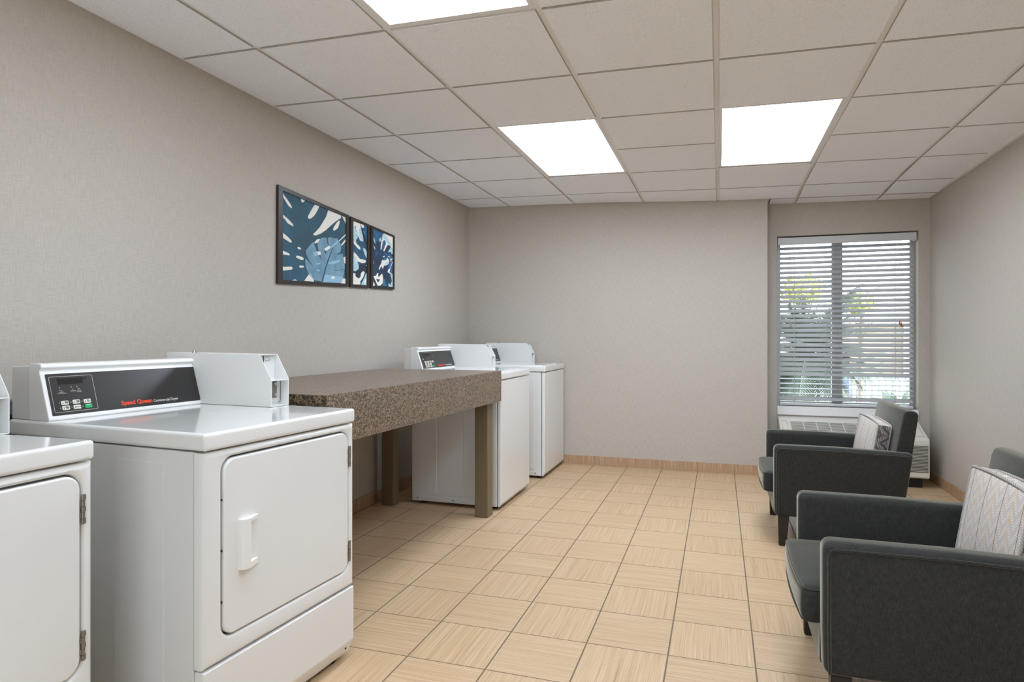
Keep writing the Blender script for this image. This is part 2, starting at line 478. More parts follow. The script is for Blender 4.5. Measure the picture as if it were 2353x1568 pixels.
for i in range(len(CX)-1):
    for j in range(len(CY)-1):
        if is_light(i, CY[j]): continue
        slab(b, CX[i]+(G if i else .018), CX[i+1]-(G if i < len(CX)-2 else .018), CY[j]+G*.75, CY[j+1]-(G*.75 if j < len(CY)-2 else .012), -.008, .014, M['ceil'], M['edge_shade'])
for x0, x1 in ((XC+.012, CX[5]), (CX[5], CX[6]), (CX[6], XR)):
    slab(b, x0+G, x1-G, YB+.016, YN-.02, -.008, .014, M['ceil'], M['edge_shade'])
struct(b.build('ceiling', smooth=0, wn=False))
b = MB()
def lid(x0, x1, y0, y1): slab(b, x0, x1, y0, y1, .03, .12, M['plaster'])
lid(XL-.1, XR+.1, YF-.1, 5.05); lid(XL-.1, XR+.1, 5.05, YN+.2)
struct(b.build('light_seal_slab', smooth=0, wn=False))  # unseen backing slab over the tiles, added to close light leaks
b = MB()
for x in CX[1:-1]:
    slab(b, x-.012, x+.012, YF, 5.05, 0, .02, M['tbar']); slab(b, x-.012, x+.012, 5.05, YB if x < XC else YN, 0, .02, M['tbar'])
for y in CY[1:-1] + [YB+.005]:
    for i in range(len(CX)-1):
        if any(i == c and abs(y-(ly+.607)) < .05 for c, ly in lights): continue
        if y > YB and CX[i+1] < XC: continue
        slab(b, (max(CX[i], XC) if y > YB else CX[i])+.0121, CX[i+1]-.0121, y-.0115, y+.0115, 0, .02, M['tbar'])
struct(b.build('trim_1', smooth=0, wn=False))
b = MB()
slab(b, XL, XL+.02, YF, YB, -.002, .02, M['tbar']); slab(b, XR-.02, XR, YF, YB, -.002, .02, M['tbar']); slab(b, XR-.02, XR, YB, YN, -.002, .02, M['tbar'])
slab(b, XL+.02, XC, YB-.012, YB, -.003, .02, M['tbar']); slab(b, XC, XC+.02, YB-.012, YN, -.002, .02, M['tbar']); slab(b, XC+.02, XR-.02, YN-.018, YN, -.002, .02, M['tbar'])
struct(b.build('trim_2', smooth=0, wn=False))

# recessed ceiling lights, two tiles long
names = ['square-edged ceiling light partly cut off by the top edge, above the dryers', 'unseen ceiling light panel added above the near armchair',
         'bright ceiling light panel over the middle of the floor, left one of the far pair', 'bright ceiling light panel nearer the window, right one of the far pair']
for (c, ly), nm in zip(lights, names):
    x0, x1, y0, y1 = CX[c]+.012, CX[c+1]-.012, ly+.0115, ly+1.214-.0115
    zz = zc((x0+x1)/2, (y0+y1)/2)
    root = thing('ceiling_light', nm, 'ceiling light', ((x0+x1)/2, (y0+y1)/2, zz), 0, 'recessed ceiling lights')
    hx, hy = (x1-x0)/2, (y1-y0)/2; sl = -.0225
    X = Matrix.Shear('XY', 4, (0, 0)) if False else Matrix(((1, 0, 0, 0), (0, 1, 0, 0), (sl, 0, 1, 0), (0, 0, 0, 1)))
    f = MB(); w = .016
    for a, d in (((-hx, -hy), (-hx+w, hy)), ((hx-w, -hy), (hx, hy)), ((-hx+w, -hy), (hx-w, -hy+w)), ((-hx+w, hy-w), (hx-w, hy))):
        f.box((a[0], a[1], -.003), (d[0], d[1], .022), M['tbar'], .0015, 2, X=X)
    f.build('light_frame', root)
    f = MB(); f.box((-hx+w, -hy+w, .004), (hx-w, hy-w, .012), M['lens' if ly > 2 else 'lens2'], X=X); f.build('diffuser', root, smooth=0, wn=False)

# ------------------------------------------------------------------ window
f = MB(); wy = 5.975
MX0, MX1 = .905, .985
for a, d in (((WX0, WZ0+.0), (WX0+.034, WZ1)), ((WX1-.034, WZ0), (WX1, WZ1)), ((WX0+.034, WZ1-.04), (WX1-.034, WZ1)), ((WX0+.034, WZ0), (WX1-.034, WZ0+.085)), ((MX0, WZ0+.085), (MX1, WZ1-.04))):
    f.box((a[0], wy, a[1]), (d[0], wy+.05, d[1]), M['vinyl'], .003, 2)
win = struct(f.build('window_1'))
for x0, x1 in ((WX0+.034, MX0), (MX1, WX1-.034)):
    g = MB(); g.box((x0, wy+.022, WZ0+.085), (x1, wy+.027, WZ1-.04), M['glass']); g.build('pane', win, smooth=0, wn=False)
g = MB(); g.box((WX0+.001, YN-.012, WZ0-.02), (WX1-.001, wy, WZ0+.05), M['tbar'], .003, 2); struct(g.build('trim_3'))

f = MB(); yy = YF-.07  # unseen window added behind the camera to bring in daylight
for a, d in (((FX0, FZ0), (FX0+.05, FZ1)), ((FX1-.05, FZ0), (FX1, FZ1)), ((FX0+.05, FZ0), (FX1-.05, FZ0+.05)), ((FX0+.05, FZ1-.05), (FX1-.05, FZ1)), ((-.28, FZ0+.05), (-.22, FZ1-.05))):
    f.box((a[0], yy, a[1]), (d[0], yy+.05, d[1]), M['vinyl'], .003, 2)
added_win = struct(f.build('added_window'))
for x0, x1 in ((FX0+.05, -.28), (-.22, FX1-.05)):
    g = MB(); g.box((x0, yy+.022, FZ0+.05), (x1, yy+.027, FZ1-.05), M['glass']); g.build('pane', added_win, smooth=0, wn=False)

bl = thing('window_blind', 'white horizontal slat blind with open slats covering the window', 'window blind', (.992, YN+.035, WZ1))
bw = .503
f = MB(); f.box((-bw+.02, .0, -.058), (bw-.02, .055, -.012), M['vinyl'], .002, 2); f.build('headrail', bl)
f = MB(); f.box((-bw-.014, -.042, -.076), (bw+.006, -.030, -.014), M['blind'], .003, 2); f.box((bw-.006, -.030, -.076), (bw+.006, .02, -.014), M['blind'], .002, 2); f.build('valance', bl)
NS = 32; z0s, z1s = -.098, -1.372
def slat_mesh(tilt):
    f = MB(); P = []; n = 6
    for k in range(n+1):
        t = -1+2*k/n; P.append((t*.026, .0022*(1-t*t)))
    pts = P + [(a, q-.0028) for a, q in P[::-1]]
    f.prism(pts, lambda a, q, t: (t, a, q), -bw+.004, bw-.006, M['slat'], X=Matrix.Rotation(tilt, 4, 'X'))
    return f
sA = sB = None
for k in range(NS):
    z = z0s + (z1s-z0s)*k/(NS-1)
    flat = k >= NS-5 and k < NS-1
    if flat:
        if sB is None: sB = slat_mesh(R(6)).build('slat', bl, loc=(0, .026, z), smooth=30)
        else: o = sB.copy(); COL.objects.link(o); o.parent = bl; o.location = (0, .026, z)
    else:
        if sA is None: sA = slat_mesh(R(32)).build('slat', bl, loc=(0, .026, z), smooth=30)
        else: o = sA.copy(); COL.objects.link(o); o.parent = bl; o.location = (0, .026, z)
f = MB(); f.box((-bw+.004, .0, -1.432), (bw-.006, .052, -1.412), M['blind'], .004, 3); f.build('bottom_rail', bl)
for x in (-.385, -.142, .112, .372):
    f = MB()
    for yy in (.0, .052): f.cyl((x, yy, -.07), (x, yy, -1.414), .0011, M['cordw'], 6)
    f.cyl((x+.004, .026, -.07), (x+.004, .026, -1.414), .0009, M['cordw'], 6)
    f.build('ladder_cord', bl)
for x, ln, mm, nm in ((.392, .725, 'tassel', 'lift_cord'), (-.42, .74, 'clear', 'tilt_cord'), (-.428, .57, 'clear', 'tilt_cord')):
    f = MB(); f.cyl((x, -.012, -.07), (x+.004, -.014, -ln), .0012, M['cordw'], 6)
    if mm == 'tassel': f.cyl((x+.012, -.012, -.07), (x+.017, -.014, -ln-.015), .0012, M['cordw'], 6)
    o = f.build(nm, bl)
    for dx, dz in ((.004, 0), (.017, -.015)) if mm == 'tassel' else ((.004, 0),):
        q = MB(); q.cyl((x+dx, -.014, -ln+dz+.004), (x+dx, -.014, -ln+dz-.03), .0035, M[mm], 10, .008); q.build('tassel', o)

# ------------------------------------------------------------------ wall air conditioner
ac = thing('air_conditioner', 'beige through-wall air conditioner with louvred front under the window', 'air conditioner', (.98, YN, 0))
hw = .513; yf = -.375
f = MB()
prof = [(-.005, .075), (-.005, .468), (-.115, .468), (-.135, .455), (yf, .372), (yf-.006, .355), (yf-.006, .085), (yf+.01, .075)]
f.prism(prof, lambda a, q, t: (t, a, q), -hw, hw, M['acb'], .008, 3, 20)
f.build('casing', ac)
f = MB()
for k in range(19):
    z = .125 + k*.0108
    f.box((-hw+.012, yf-.0085, z), (hw-.012, yf-.004, z+.0046), M['acd'])
f.build('louvre', ac, smooth=0)
# discharge grille on the sloping top
sv = Vector((yf+.135, 0)); a0 = Vector((-.135, .455)); a1 = Vector((yf, .372)); dd = (a1-a0); L = dd.length; dd.normalize(); nn = Vector((dd.y, -dd.x))
if nn.y < 0: nn = -nn
def onslope(x, s, h): p = a0+dd*s+nn*h; return (x, p.x, p.y)
def slopebox(f, x0, x1, s0, s1, h0, h1, m):
    f.prism([(x0, s0), (x1, s0), (x1, s1), (x0, s1)], lambda a, q, t: onslope(a, q, t), h0, h1, m)
f = MB(); slopebox(f, -.43, .25, .03, .205, .0, .0015, M['acd'])
for k in range(9): slopebox(f, -.43, .25, .033+k*.0195, .033+k*.0195+.0075, .0015, .004, M['acb'])
for k in range(8): slopebox(f, -.43+k*.0965, -.43+k*.0965+.005, .03, .205, .0015, .0045, M['acb'])
f.build('grille', ac, smooth=0)
for x0, x1 in ((-.492, -.452), (.30, .49)):
    f = MB()
    for q in ((x0, x1, .025, .028), (x0, x1, .205, .208), (x0, x0+.003, .025, .208), (x1-.003, x1, .025, .208)): slopebox(f, q[0], q[1], q[2], q[3], -.001, .0012, M['acs'])
    f.build('control_door', ac, smooth=0)
f = MB(); f.box((-hw+.04, -.33, .0), (hw-.035, -.02, .076), M['dark'], .004, 2); f.build('base', ac)

# ------------------------------------------------------------------ framed pictures on the left wall
ART = [({'inner':[[2904,1927],[3520,1893],[3519,1473],[2902,1446]],'outer':[[2868,1952],[3552,1911],[3549,1456],[2863,1424]]},[('w',[[2911,1916],[2921,1906],[2946,1890],[2967,1874],[2983,1861],[2988,1848],[2977,1849],[2955,1858],[2934,1875],[2911,1896]]),('w',[[2911,1800],[2934,1791],[2964,1779],[2992,1764],[3003,1751],[2983,1753],[2949,1760],[2930,1775],[2911,1785]]),('w',[[2911,1701],[2934,1693],[2961,1681],[2983,1669],[2985,1660],[2974,1657],[2943,1665],[2911,1674]]),('w',[[2909,1604],[2934,1601],[2961,1597],[2969,1591],[2964,1585],[2937,1585],[2909,1584]]),('w',[[2909,1517],[2983,1526],[2995,1519],[2986,1510],[2946,1502],[2909,1497]]),('w',[[3034,1640],[3050,1644],[3066,1638],[3067,1632],[3056,1629],[3037,1633]]),('w',[[3024,1590],[3040,1594],[3076,1590],[3091,1586],[3089,1576],[3073,1572],[3040,1578],[3026,1581]]),('w',[[3048,1536],[3066,1541],[3092,1542],[3094,1536],[3082,1530],[3056,1528]]),('w',[[3065,1921],[3107,1919],[3092,1904],[3079,1897],[3069,1905]]),('w',[[3202,1914],[3243,1912],[3223,1881],[3195,1848],[3167,1826],[3143,1817],[3129,1822],[3136,1837],[3160,1867],[3181,1894]]),('w',[[3332,1905],[3470,1895],[3467,1879],[3408,1847],[3362,1817],[3310,1780],[3258,1751],[3209,1732],[3184,1730],[3182,1736],[3209,1756],[3244,1785],[3280,1825],[3310,1860]]),('w',[[3444,1859],[3455,1859],[3451,1841],[3436,1813],[3408,1794],[3389,1788],[3381,1794],[3393,1813],[3420,1842]]),('w',[[3479,1894],[3527,1891],[3527,1840],[3508,1864]]),('w',[[3527,1792],[3527,1783],[3479,1751],[3444,1728],[3440,1731],[3471,1754]]),('w',[[3527,1762],[3527,1748],[3496,1721],[3467,1703],[3463,1706],[3483,1726]]),('w',[[3496,1635],[3527,1650],[3527,1605],[3505,1600]]),('w',[[3096,1457],[3139,1498],[3184,1473],[3188,1459]]),('w',[[3463,1472],[3483,1503],[3524,1507],[3524,1474]]),('w',[[2986,1450],[3014,1459],[3032,1453]]),('l',[[3181,1691],[3146,1663],[3110,1631],[3112,1611],[3133,1585],[3188,1541],[3153,1562],[3109,1586],[3104,1565],[3112,1537],[3133,1506],[3167,1480],[3195,1468],[3251,1468],[3262,1463],[3455,1473],[3483,1503],[3500,1532],[3506,1563],[3447,1551],[3389,1543],[3387,1545],[3447,1555],[3508,1566],[3508,1601],[3492,1639],[3487,1659],[3463,1656],[3420,1640],[3432,1652],[3463,1670],[3471,1696],[3463,1717],[3440,1736],[3424,1749],[3408,1743],[3347,1742],[3328,1735],[3328,1711],[3336,1688],[3321,1702],[3313,1731],[3304,1735],[3258,1723],[3223,1692],[3226,1663],[3237,1641],[3266,1591],[3251,1602],[3212,1644],[3191,1675]]),('m',[[3295,1513],[3393,1513],[3496,1513],[3471,1475],[3280,1464]]),('m',[[3324,1585],[3370,1599],[3459,1620],[3455,1604],[3393,1584],[3332,1579]]),('m',[[3198,1567],[3251,1577],[3251,1568],[3209,1562]]),('m',[[3209,1530],[3230,1536],[3248,1527],[3230,1524]]),('m',[[3174,1627],[3216,1638],[3223,1616],[3195,1608]]),('m',[[3310,1657],[3432,1735],[3440,1723],[3370,1682]]),('m',[[3133,1506],[3160,1504],[3184,1473],[3167,1480]]),('d',[[3374,1678],[3379,1678],[3336,1604],[3304,1539],[3274,1466],[3260,1465],[3295,1543],[3324,1602]]),('d',[[3288,1652],[3313,1651],[3302,1635]]),('d',[[3328,1711],[3336,1688],[3324,1698]]),('w',[[3188,1685],[3216,1710],[3251,1718],[3223,1692],[3195,1683]]),('w',[[3216,1638],[3251,1643],[3257,1627],[3230,1617]]),('w',[[3291,1665],[3339,1689],[3351,1684],[3343,1670],[3302,1654]]),('w',[[3355,1496],[3381,1510],[3404,1503],[3377,1490]])]),({'inner':[[3602,1886],[3777,1879],[3772,1482],[3598,1476]],'outer':[[3571,1908],[3804,1893],[3800,1465],[3568,1457]]},[('w',[[3610,1888],[3696,1884],[3702,1854],[3684,1841],[3696,1781],[3721,1770],[3690,1772],[3641,1835],[3629,1842],[3610,1833]]),('p',[[3610,1852],[3641,1841],[3672,1810],[3662,1783],[3641,1766],[3650,1748],[3620,1747],[3610,1781]]),('p',[[3678,1844],[3702,1854],[3727,1809],[3733,1773],[3715,1767],[3690,1787]]),('w',[[3696,1884],[3740,1880],[3736,1860],[3715,1859]]),('b',[[3626,1856],[3641,1857],[3638,1834]]),('w',[[3611,1762],[3647,1745],[3693,1728],[3695,1709],[3665,1715],[3617,1740]]),('p',[[3727,1729],[3755,1725],[3783,1703],[3783,1651],[3759,1677],[3733,1707]]),('p',[[3611,1678],[3650,1657],[3665,1620],[3681,1605],[3672,1578],[3647,1561],[3611,1566]]),('w',[[3611,1688],[3653,1671],[3690,1649],[3721,1651],[3772,1647],[3752,1631],[3715,1625],[3665,1630],[3629,1661]]),('n',[[3672,1608],[3781,1633],[3781,1572],[3721,1563],[3678,1526],[3635,1529],[3623,1557],[3678,1585]]),('w',[[3608,1549],[3635,1549],[3635,1532],[3672,1519],[3696,1531],[3702,1558],[3733,1576],[3749,1566],[3727,1531],[3693,1502],[3696,1482],[3607,1477]]),('p',[[3702,1483],[3727,1511],[3765,1561],[3781,1566],[3781,1483]]),('w',[[3733,1482],[3752,1523],[3771,1531],[3768,1498]]),('p',[[3727,1845],[3740,1837],[3749,1815],[3736,1827]]),('p',[[3772,1855],[3784,1844],[3784,1837]]),('p',[[3772,1822],[3783,1817],[3783,1793],[3774,1799]]),('w',[[3765,1621],[3776,1615],[3768,1611]]),('n',[[3702,1851],[3727,1848],[3784,1753],[3783,1733],[3746,1762]]),('b',[[3740,1880],[3785,1880],[3784,1753],[3752,1822]])]),({'inner':[[3854,1875],[4135,1859],[4131,1498],[3847,1485]],'outer':[[3824,1892],[4155,1871],[4150,1481],[3821,1468]]},[('b',[[3862,1877],[4006,1868],[3978,1836],[3923,1800],[3882,1794],[3862,1819]]),('w',[[4006,1868],[4144,1860],[4144,1773],[4107,1779],[4092,1795],[4056,1790],[4013,1742],[3995,1738],[4013,1767],[4034,1802],[4013,1820],[3992,1810],[3971,1751],[3957,1744],[3964,1785],[3985,1830],[3981,1843]]),('p',[[3985,1851],[4034,1858],[4077,1822],[4110,1812],[4114,1791],[4077,1790],[4049,1807],[4006,1826]]),('p',[[4067,1746],[4099,1778],[4140,1773],[4140,1737],[4114,1735],[4099,1750],[4077,1740]]),('p',[[3943,1820],[3971,1833],[3971,1807],[3957,1798],[3942,1803]]),('b',[[3995,1810],[4027,1815],[4034,1795],[4013,1774],[3985,1739],[3971,1744]]),('b',[[4085,1684],[4140,1672],[4140,1592],[4070,1604],[4056,1627]]),('b',[[4006,1734],[4107,1729],[4140,1708],[4085,1702],[4034,1713]]),('w',[[3988,1701],[4020,1712],[4013,1700],[3988,1697]]),('w',[[4059,1711],[4092,1713],[4092,1708],[4063,1706]]),('w',[[3974,1671],[4006,1689],[4056,1702],[4081,1683],[4070,1657],[4034,1643],[4006,1640],[3992,1614],[3974,1626],[3967,1639],[3957,1621],[3943,1602],[3934,1608],[3950,1634],[3971,1653]]),('t',[[3978,1675],[4006,1692],[4049,1699],[4056,1691],[4006,1675]]),('p',[[4020,1655],[4056,1677],[4063,1660],[4034,1646]]),('w',[[4129,1685],[4136,1680],[4099,1632],[4085,1602],[4133,1588],[4129,1582],[4056,1599],[4063,1614],[4092,1631]]),('p',[[4085,1698],[4136,1706],[4107,1675]]),('w',[[3902,1567],[3916,1580],[3930,1580],[3923,1565],[3930,1552],[3957,1568],[3978,1581],[3992,1561],[3992,1537],[3988,1515],[3957,1495],[3916,1491],[3896,1515],[3862,1550],[3896,1559]]),('w',[[3856,1515],[3879,1500],[3879,1488],[3856,1486]]),('n',[[3896,1535],[3950,1537],[3923,1513]]),('t',[[3995,1547],[4020,1546],[4041,1512],[4045,1497],[3978,1493],[3992,1523]]),('p',[[4092,1584],[4140,1578],[4140,1498],[4070,1495],[4070,1522],[4099,1510],[4118,1540],[4110,1564]]),('p',[[3862,1819],[3882,1798],[3889,1775],[3876,1780],[3862,1802]]),('p',[[3862,1764],[3882,1750],[3886,1733],[3869,1745]]),('p',[[3859,1665],[3869,1642],[3862,1638]]),('b',[[3909,1736],[3916,1730],[3896,1686],[3892,1696]]),('b',[[3936,1733],[3942,1719],[3940,1702]])])]
labels = [('large framed print of a pale blue leaf over dark teal leaf shapes', 'bg1'), ('narrow framed blue and white brush print, middle one of the three', 'bg2'),
          ('framed midnight blue splash print, farthest of the three from the dryers', 'bg3')]
for (fr, shapes), (lb, bg) in zip(ART, labels):
    oy = sum(p[0] for p in fr['outer'])/4000; oz = min(p[1] for p in fr['outer'])/1000
    root = thing('framed_print', lb, 'picture', (XL, oy, oz), 0, 'framed blue prints on the left wall')
    P = lambda p, x: (x, p[0]/1000-oy, p[1]/1000-oz)
    f = MB(); O, I = fr['outer'], fr['inner']
    cx = sum(p[0] for p in I)/4; cy = sum(p[1] for p in I)/4
    I2 = I
    for k in range(4):
        q = (k+1) % 4
        f.prism([(O[k][0], O[k][1]), (O[q][0], O[q][1]), (I2[q][0], I2[q][1]), (I2[k][0], I2[k][1])], lambda a, c, t: P((a, c), t), .001, .016, M['frame'])
    f.build('frame', root, smooth=0, wn=False)
    f = MB()
    e = 6
    def grow(p): return (p[0]+(e if p[0] > cx else -e), p[1]+(e if p[1] > cy else -e))
    f.prism([grow(p) for p in I], lambda a, c, t: P((a, c), t), .004, .0095, M[bg])
    for n, (cc, pl) in enumerate(shapes): f.poly([P(p, .0097+.00005*n) for p in pl], M[cc])
    f.build('art_print', root, smooth=0, wn=False)

# ------------------------------------------------------------------ laundry machines
def face_mtx(p, e1, e2, h=0):
    e1 = Vector(e1).normalized(); e2 = Vector(e2).normalized(); n = e1.cross(e2)
    X = Matrix((e1, e2, n)).transposed().to_4x4(); X.translation = Vector(p)+n*h; return X

def machine(kind, depth=None):
    """local frame: x to the viewer's right along the front, y into the machine, z up"""
    dry = kind == 'dryer'
    W = .650 if dry else .656; H = W/2; D = depth or (.80 if dry else .70)
    zt = .885 if dry else .904; zl = zt-.048
    root = thing('clothes_dryer' if dry else 'washing_machine', '', 'dryer' if dry else 'washer')
    E = M['enamel']; ED = M['enamel_d']
    # cabinet with embossed side panels
    f = MB(); f.box((-H+.002, .0385 if dry else .030, .022), (H-.002, D if dry else D-.055, zl-.003), ED, .004, 3)
    for sx in (-1, 1):
        bands = ((.146, .335),) if dry else ((.085, .265), (.265, .44), (.46, .62))
        for y0, y1 in bands:
            pts = rrect(y0, y1, .075, zl-.04, .012, 4)
            f.prism(pts, lambda a, q, t: (t, a, q), sx*(H-.004), sx*(H+.0008), ED, .0015, 2)
        if not dry:
            f.prism(rrect(.04, .628, .028, .058, .008, 3), lambda a, q, t: (t, a, q), sx*(H-.004), sx*(H+.0006), ED, .0015, 2)
            for y in (.08, .34, .60): f.cyl((sx*(H-.001), y, .042), (sx*(H+.002), y, .042), .006, M['steel'], 10)
    f.build('cabinet', root)
    # worktop
    f = MB(); f.rbox((-H-.001, -.006, zl), (H+.001, D+.012, zt), .010, M['enamel_t'], 5, sub=2)
    f.build('worktop', root)
    if not dry:
        f = MB(); f.prism(rrect(-H+.035, H-.125, .035, .53, .02, 4), lambda a, q, t: (a, q, t), zt-.002, zt+.005, M['enamel_t'], .003, 3); f.build('lid', root)
    for sx in (-1, 1):
        for y in (.06, D-.12):
            f = MB(); f.cyl((sx*(H-.06), y, 0), (sx*(H-.06), y, .024), .02, M['dark'], 14); f.build('foot', root)
    if dry:
        # front panel with a rounded door opening
        dx0, dx1, dz0, dz1, rr = -.2585, .2915, .322, .806, .038
        f = MB(); t = bmesh.new()
        inner = rrect(dx0-.005, dx1+.005, dz0-.005, dz1+.005, rr+.005, 8)
        ox0, ox1, oz0, oz1 = -H, H, .260, zl-.004
        cxm, czm = (dx0+dx1)/2, (dz0+dz1)/2
        def outer(i):
            a, q = inner[i]
            # corner runs map to the outline's corners, straight runs to its edges
            k, j = divmod(i, 9)
            sxx = ox1 if k in (0, 3) else ox0; szz = oz1 if k in (0, 1) else oz0
            u = j/8
            if k == 0: p, r_ = (ox1, q), (a, oz1)
            elif k == 1: p, r_ = (a, oz1), (ox0, q)
            elif k == 2: p, r_ = (ox0, q), (a, oz0)
            else: p, r_ = (a, oz0), (ox1, q)
            if u < .5: return (p[0]+(sxx-p[0])*u*2, p[1]+(szz-p[1])*u*2)
            return (sxx+(r_[0]-sxx)*(u-.5)*2, szz+(r_[1]-szz)*(u-.5)*2)
        def inset(p, d): return (max(ox0+d, min(ox1-d, p[0])), max(oz0+d, min(oz1-d, p[1])))
        n = len(inner); OUT = [outer(i) for i in range(n)]
        def ins(p, d): return (cxm+(p[0]-cxm)*(1+2*d/(dx1-dx0)), czm+(p[1]-czm)*(1+2*d/(dz1-dz0)))
        loops = [[(a, .022, q) for a, q in inner], [(a, .010, q) for a, q in inner], [(ins((a, q), .002)[0], .004, ins((a, q), .002)[1]) for a, q in inner], [(ins((a, q), .008)[0], 0, ins((a, q), .008)[1]) for a, q in inner]]
        for d, y in ((.014, 0), (.008, .0015), (.003, .005), (.0006, .010), (0, .018), (0, .034)):
            loops.append([(inset(p, d)[0], y, inset(p, d)[1]) for p in OUT])
        V = [[t.verts.new(p) for p in lp] for lp in loops]
        for a, c in zip(V, V[1:]):
            for i in range(n):
                t.faces.new((a[i], a[(i+1) % n], c[(i+1) % n], c[i]))
        bmesh.ops.remove_doubles(t, verts=t.verts[:], dist=1e-5)
        bmesh.ops.recalc_face_normals(t, faces=t.faces[:])
        f.join(t, E); fp = f.build('front_panel', root, smooth=40, wn=True)
        f = MB(); f.prism(rrect(dx0, dx1, dz0, dz1, rr, 8), lambda a, q, t: (a, t, q), -.001, .022, E, .006, 3, 40)
        door = f.build('door', root, smooth=40)
        # pocket handle
        f = MB(); hx0, hx1, hz0, hz1 = -.2085, -.1375, .489, .630
        plan = [(hx0, 0), (hx0+.004, -.012), (hx0+.012, -.0175), (hx0+.026, -.0215), (hx0+.030, -.020), (hx0+.030, -.013), (hx0+.024, -.004), (hx0+.024, 0)]
        f.prism(plan, lambda a, q, t: (a, q, t), hz0+.0006, hz1-.0006, M['plastic'], .0014, 2)
        wedge = [(hx0-.0003, 0), (hx0+.0037, -.0123), (hx0+.0118, -.0178), (hx0+.026, -.0218), (hx0+.0303, -.0203), (hx1-.004, -.007), (hx1, -.004), (hx1, 0)]
        f.prism(wedge, lambda a, q, t: (a, q, t), hz1-.012, hz1, M['plastic'], .0014, 2)
        f.prism(wedge, lambda a, q, t: (a, q, t), hz0, hz0+.017, M['plastic'], .0014, 2)
        sc = [(hx0+.022, -.002), (hx0+.03, -.0025), (hx1-.012, -.004), (hx1-.002, -.0065), (hx1, -.004), (hx1, 0), (hx0+.022, 0)]
        f.prism(sc, lambda a, q, t: (a, q, t), hz0+.01, hz1-.008, M['plastic'], .001, 2)
        f.build('handle', door)
        for z0, z1 in ((.352, .423), (.684, .756)):
            f = MB(); x = dx1+.005
            for k in range(5):
                s0 = z0+(z1-z0)*k/5; s1 = z0+(z1-z0)*(k+1)/5-.0008
                f.cyl((x, -.002, s0), (x, -.002, s1), .0042, M['steel'], 12)
                sx = 1 if k % 2 == 0 else -1
                f.box((min(x, x+sx*.008), -.0022, s0), (max(x, x+sx*.008), .001, s1), M['steel'], .0006, 1)
                if k % 2 == 0: f.cyl((x+.004, -.0035, (s0+s1)/2), (x+.004, -.002, (s0+s1)/2), .0012, M['dark'], 8)
            f.build('hinge', root)
        for z in (.418, .558, .696):
            f = MB(); f.cyl((dx0-.0026, .0045, z), (dx0-.0026, .009, z), .0028, M['dark'], 12); f.build('bumper', root)
        f = MB(); f.prism([(.004, .060), (.0, .07), (.0, .255), (.034, .255), (.034, .02), (.024, .018)], lambda a, q, t: (t, a, q), -H, H, E, .004, 3, 14)
        f.cyl((H-.035, .009, .044), (H-.035, .016, .046), .0035, M['dark'], 10)
        f.build('kick_panel', root)
    else:
        f = MB(); f.prism([(.0, .045), (.0, zl-.004), (.026, zl-.004), (.026, .022), (.012, .022)], lambda a, q, t: (t, a, q), -H, H, E, .008, 3, 14)
        f.cyl((H-.04, .004, .034), (H-.04, .010, .036), .0035, M['dark'], 10)
        f.cyl((-H+.04, .004, .034), (-H+.04, .010, .036), .0035, M['dark'], 10)
        f.build('front_panel', root)
    # control console
    yc0, yc1, hp = (.630, .672, .146) if dry else (.565, .607, .137)
    rise = .173 if dry else .162
    cx0, cx1 = -H+.006, H-.092
    f = MB()
    prof = [(yc0, zt), (yc0-.001, zt+.006), (yc1, zt+hp), (yc1+.001, zt+hp+.006), (yc1-.008, zt+rise-.012), (yc1-.006, zt+rise-.003), (yc1+.004, zt+rise), (yc1+.016, zt+rise), (yc1+.05, zt+rise), (yc1+.05, zt)]
    f.prism(prof, lambda a, q, t: (t, a, q), cx0, cx1, M['plastic'], .005, 3, 12)
    f.prism([(yc1+.045, zt), (yc1+.045, zt+rise-.006), (D+.01, zt+rise-.010), (D+.01, zt)], lambda a, q, t: (t, a, q), cx0+.003, cx1, ED, .004, 3)
    con = f.build('console', root)
    e2 = Vector((0, yc1-yc0, hp-.006)).normalized(); slope = Vector((0, yc1-yc0, hp-.006)).length
    PW, PH = (.538, .131) if dry else (.545, .122)
    px0 = cx0+.013; nn = Vector((1, 0, 0)).cross(e2)
    org = Vector((px0, yc0, zt+.006)) + e2*((slope-PH)/2+.001) + nn*.0016
    def at(s, t, h=0): return org + Vector((s*PW, 0, 0)) + e2*(t*PH) + nn*h
    def plate(f, s0, s1, t0, t1, h0, h1, m, r=0, bev=0):
        pts = rrect(s0*PW, s1*PW, t0*PH, t1*PH, r, 4) if r else [(s0*PW, t0*PH), (s1*PW, t0*PH), (s1*PW, t1*PH), (s0*PW, t1*PH)]
        f.prism(pts, lambda a, q, t: tuple(org+Vector((a, 0, 0))+e2*q+nn*t), h0, h1, m, bev, 2, 30)
    f = MB(); plate(f, 0, 1, 0, 1, -.003, .0004, M['blackp'], .003)
    f.build('control_panel', con)
    def outline(f, s0, s1, t0, t1, m, w=.0012, r=.006):
        o = rrect(s0*PW, s1*PW, t0*PH, t1*PH, r, 5); i = rrect(s0*PW+w, s1*PW-w, t0*PH+w, t1*PH-w, r-w, 5)
        for k in range(len(o)):
            q = (k+1) % len(o)
            a, c, d, e = o[k], o[q], i[q], i[k]
            f.poly([tuple(org+Vector((p[0], 0, 0))+e2*p[1]+nn*.0007) for p in (a, c, d, e)], m)
    def put(f, txt, s, t, size, m, **k):
        f.text(txt, size, m, face_mtx(at(s, t, .0008), (1, 0, 0), e2), **k)
    L = MB()
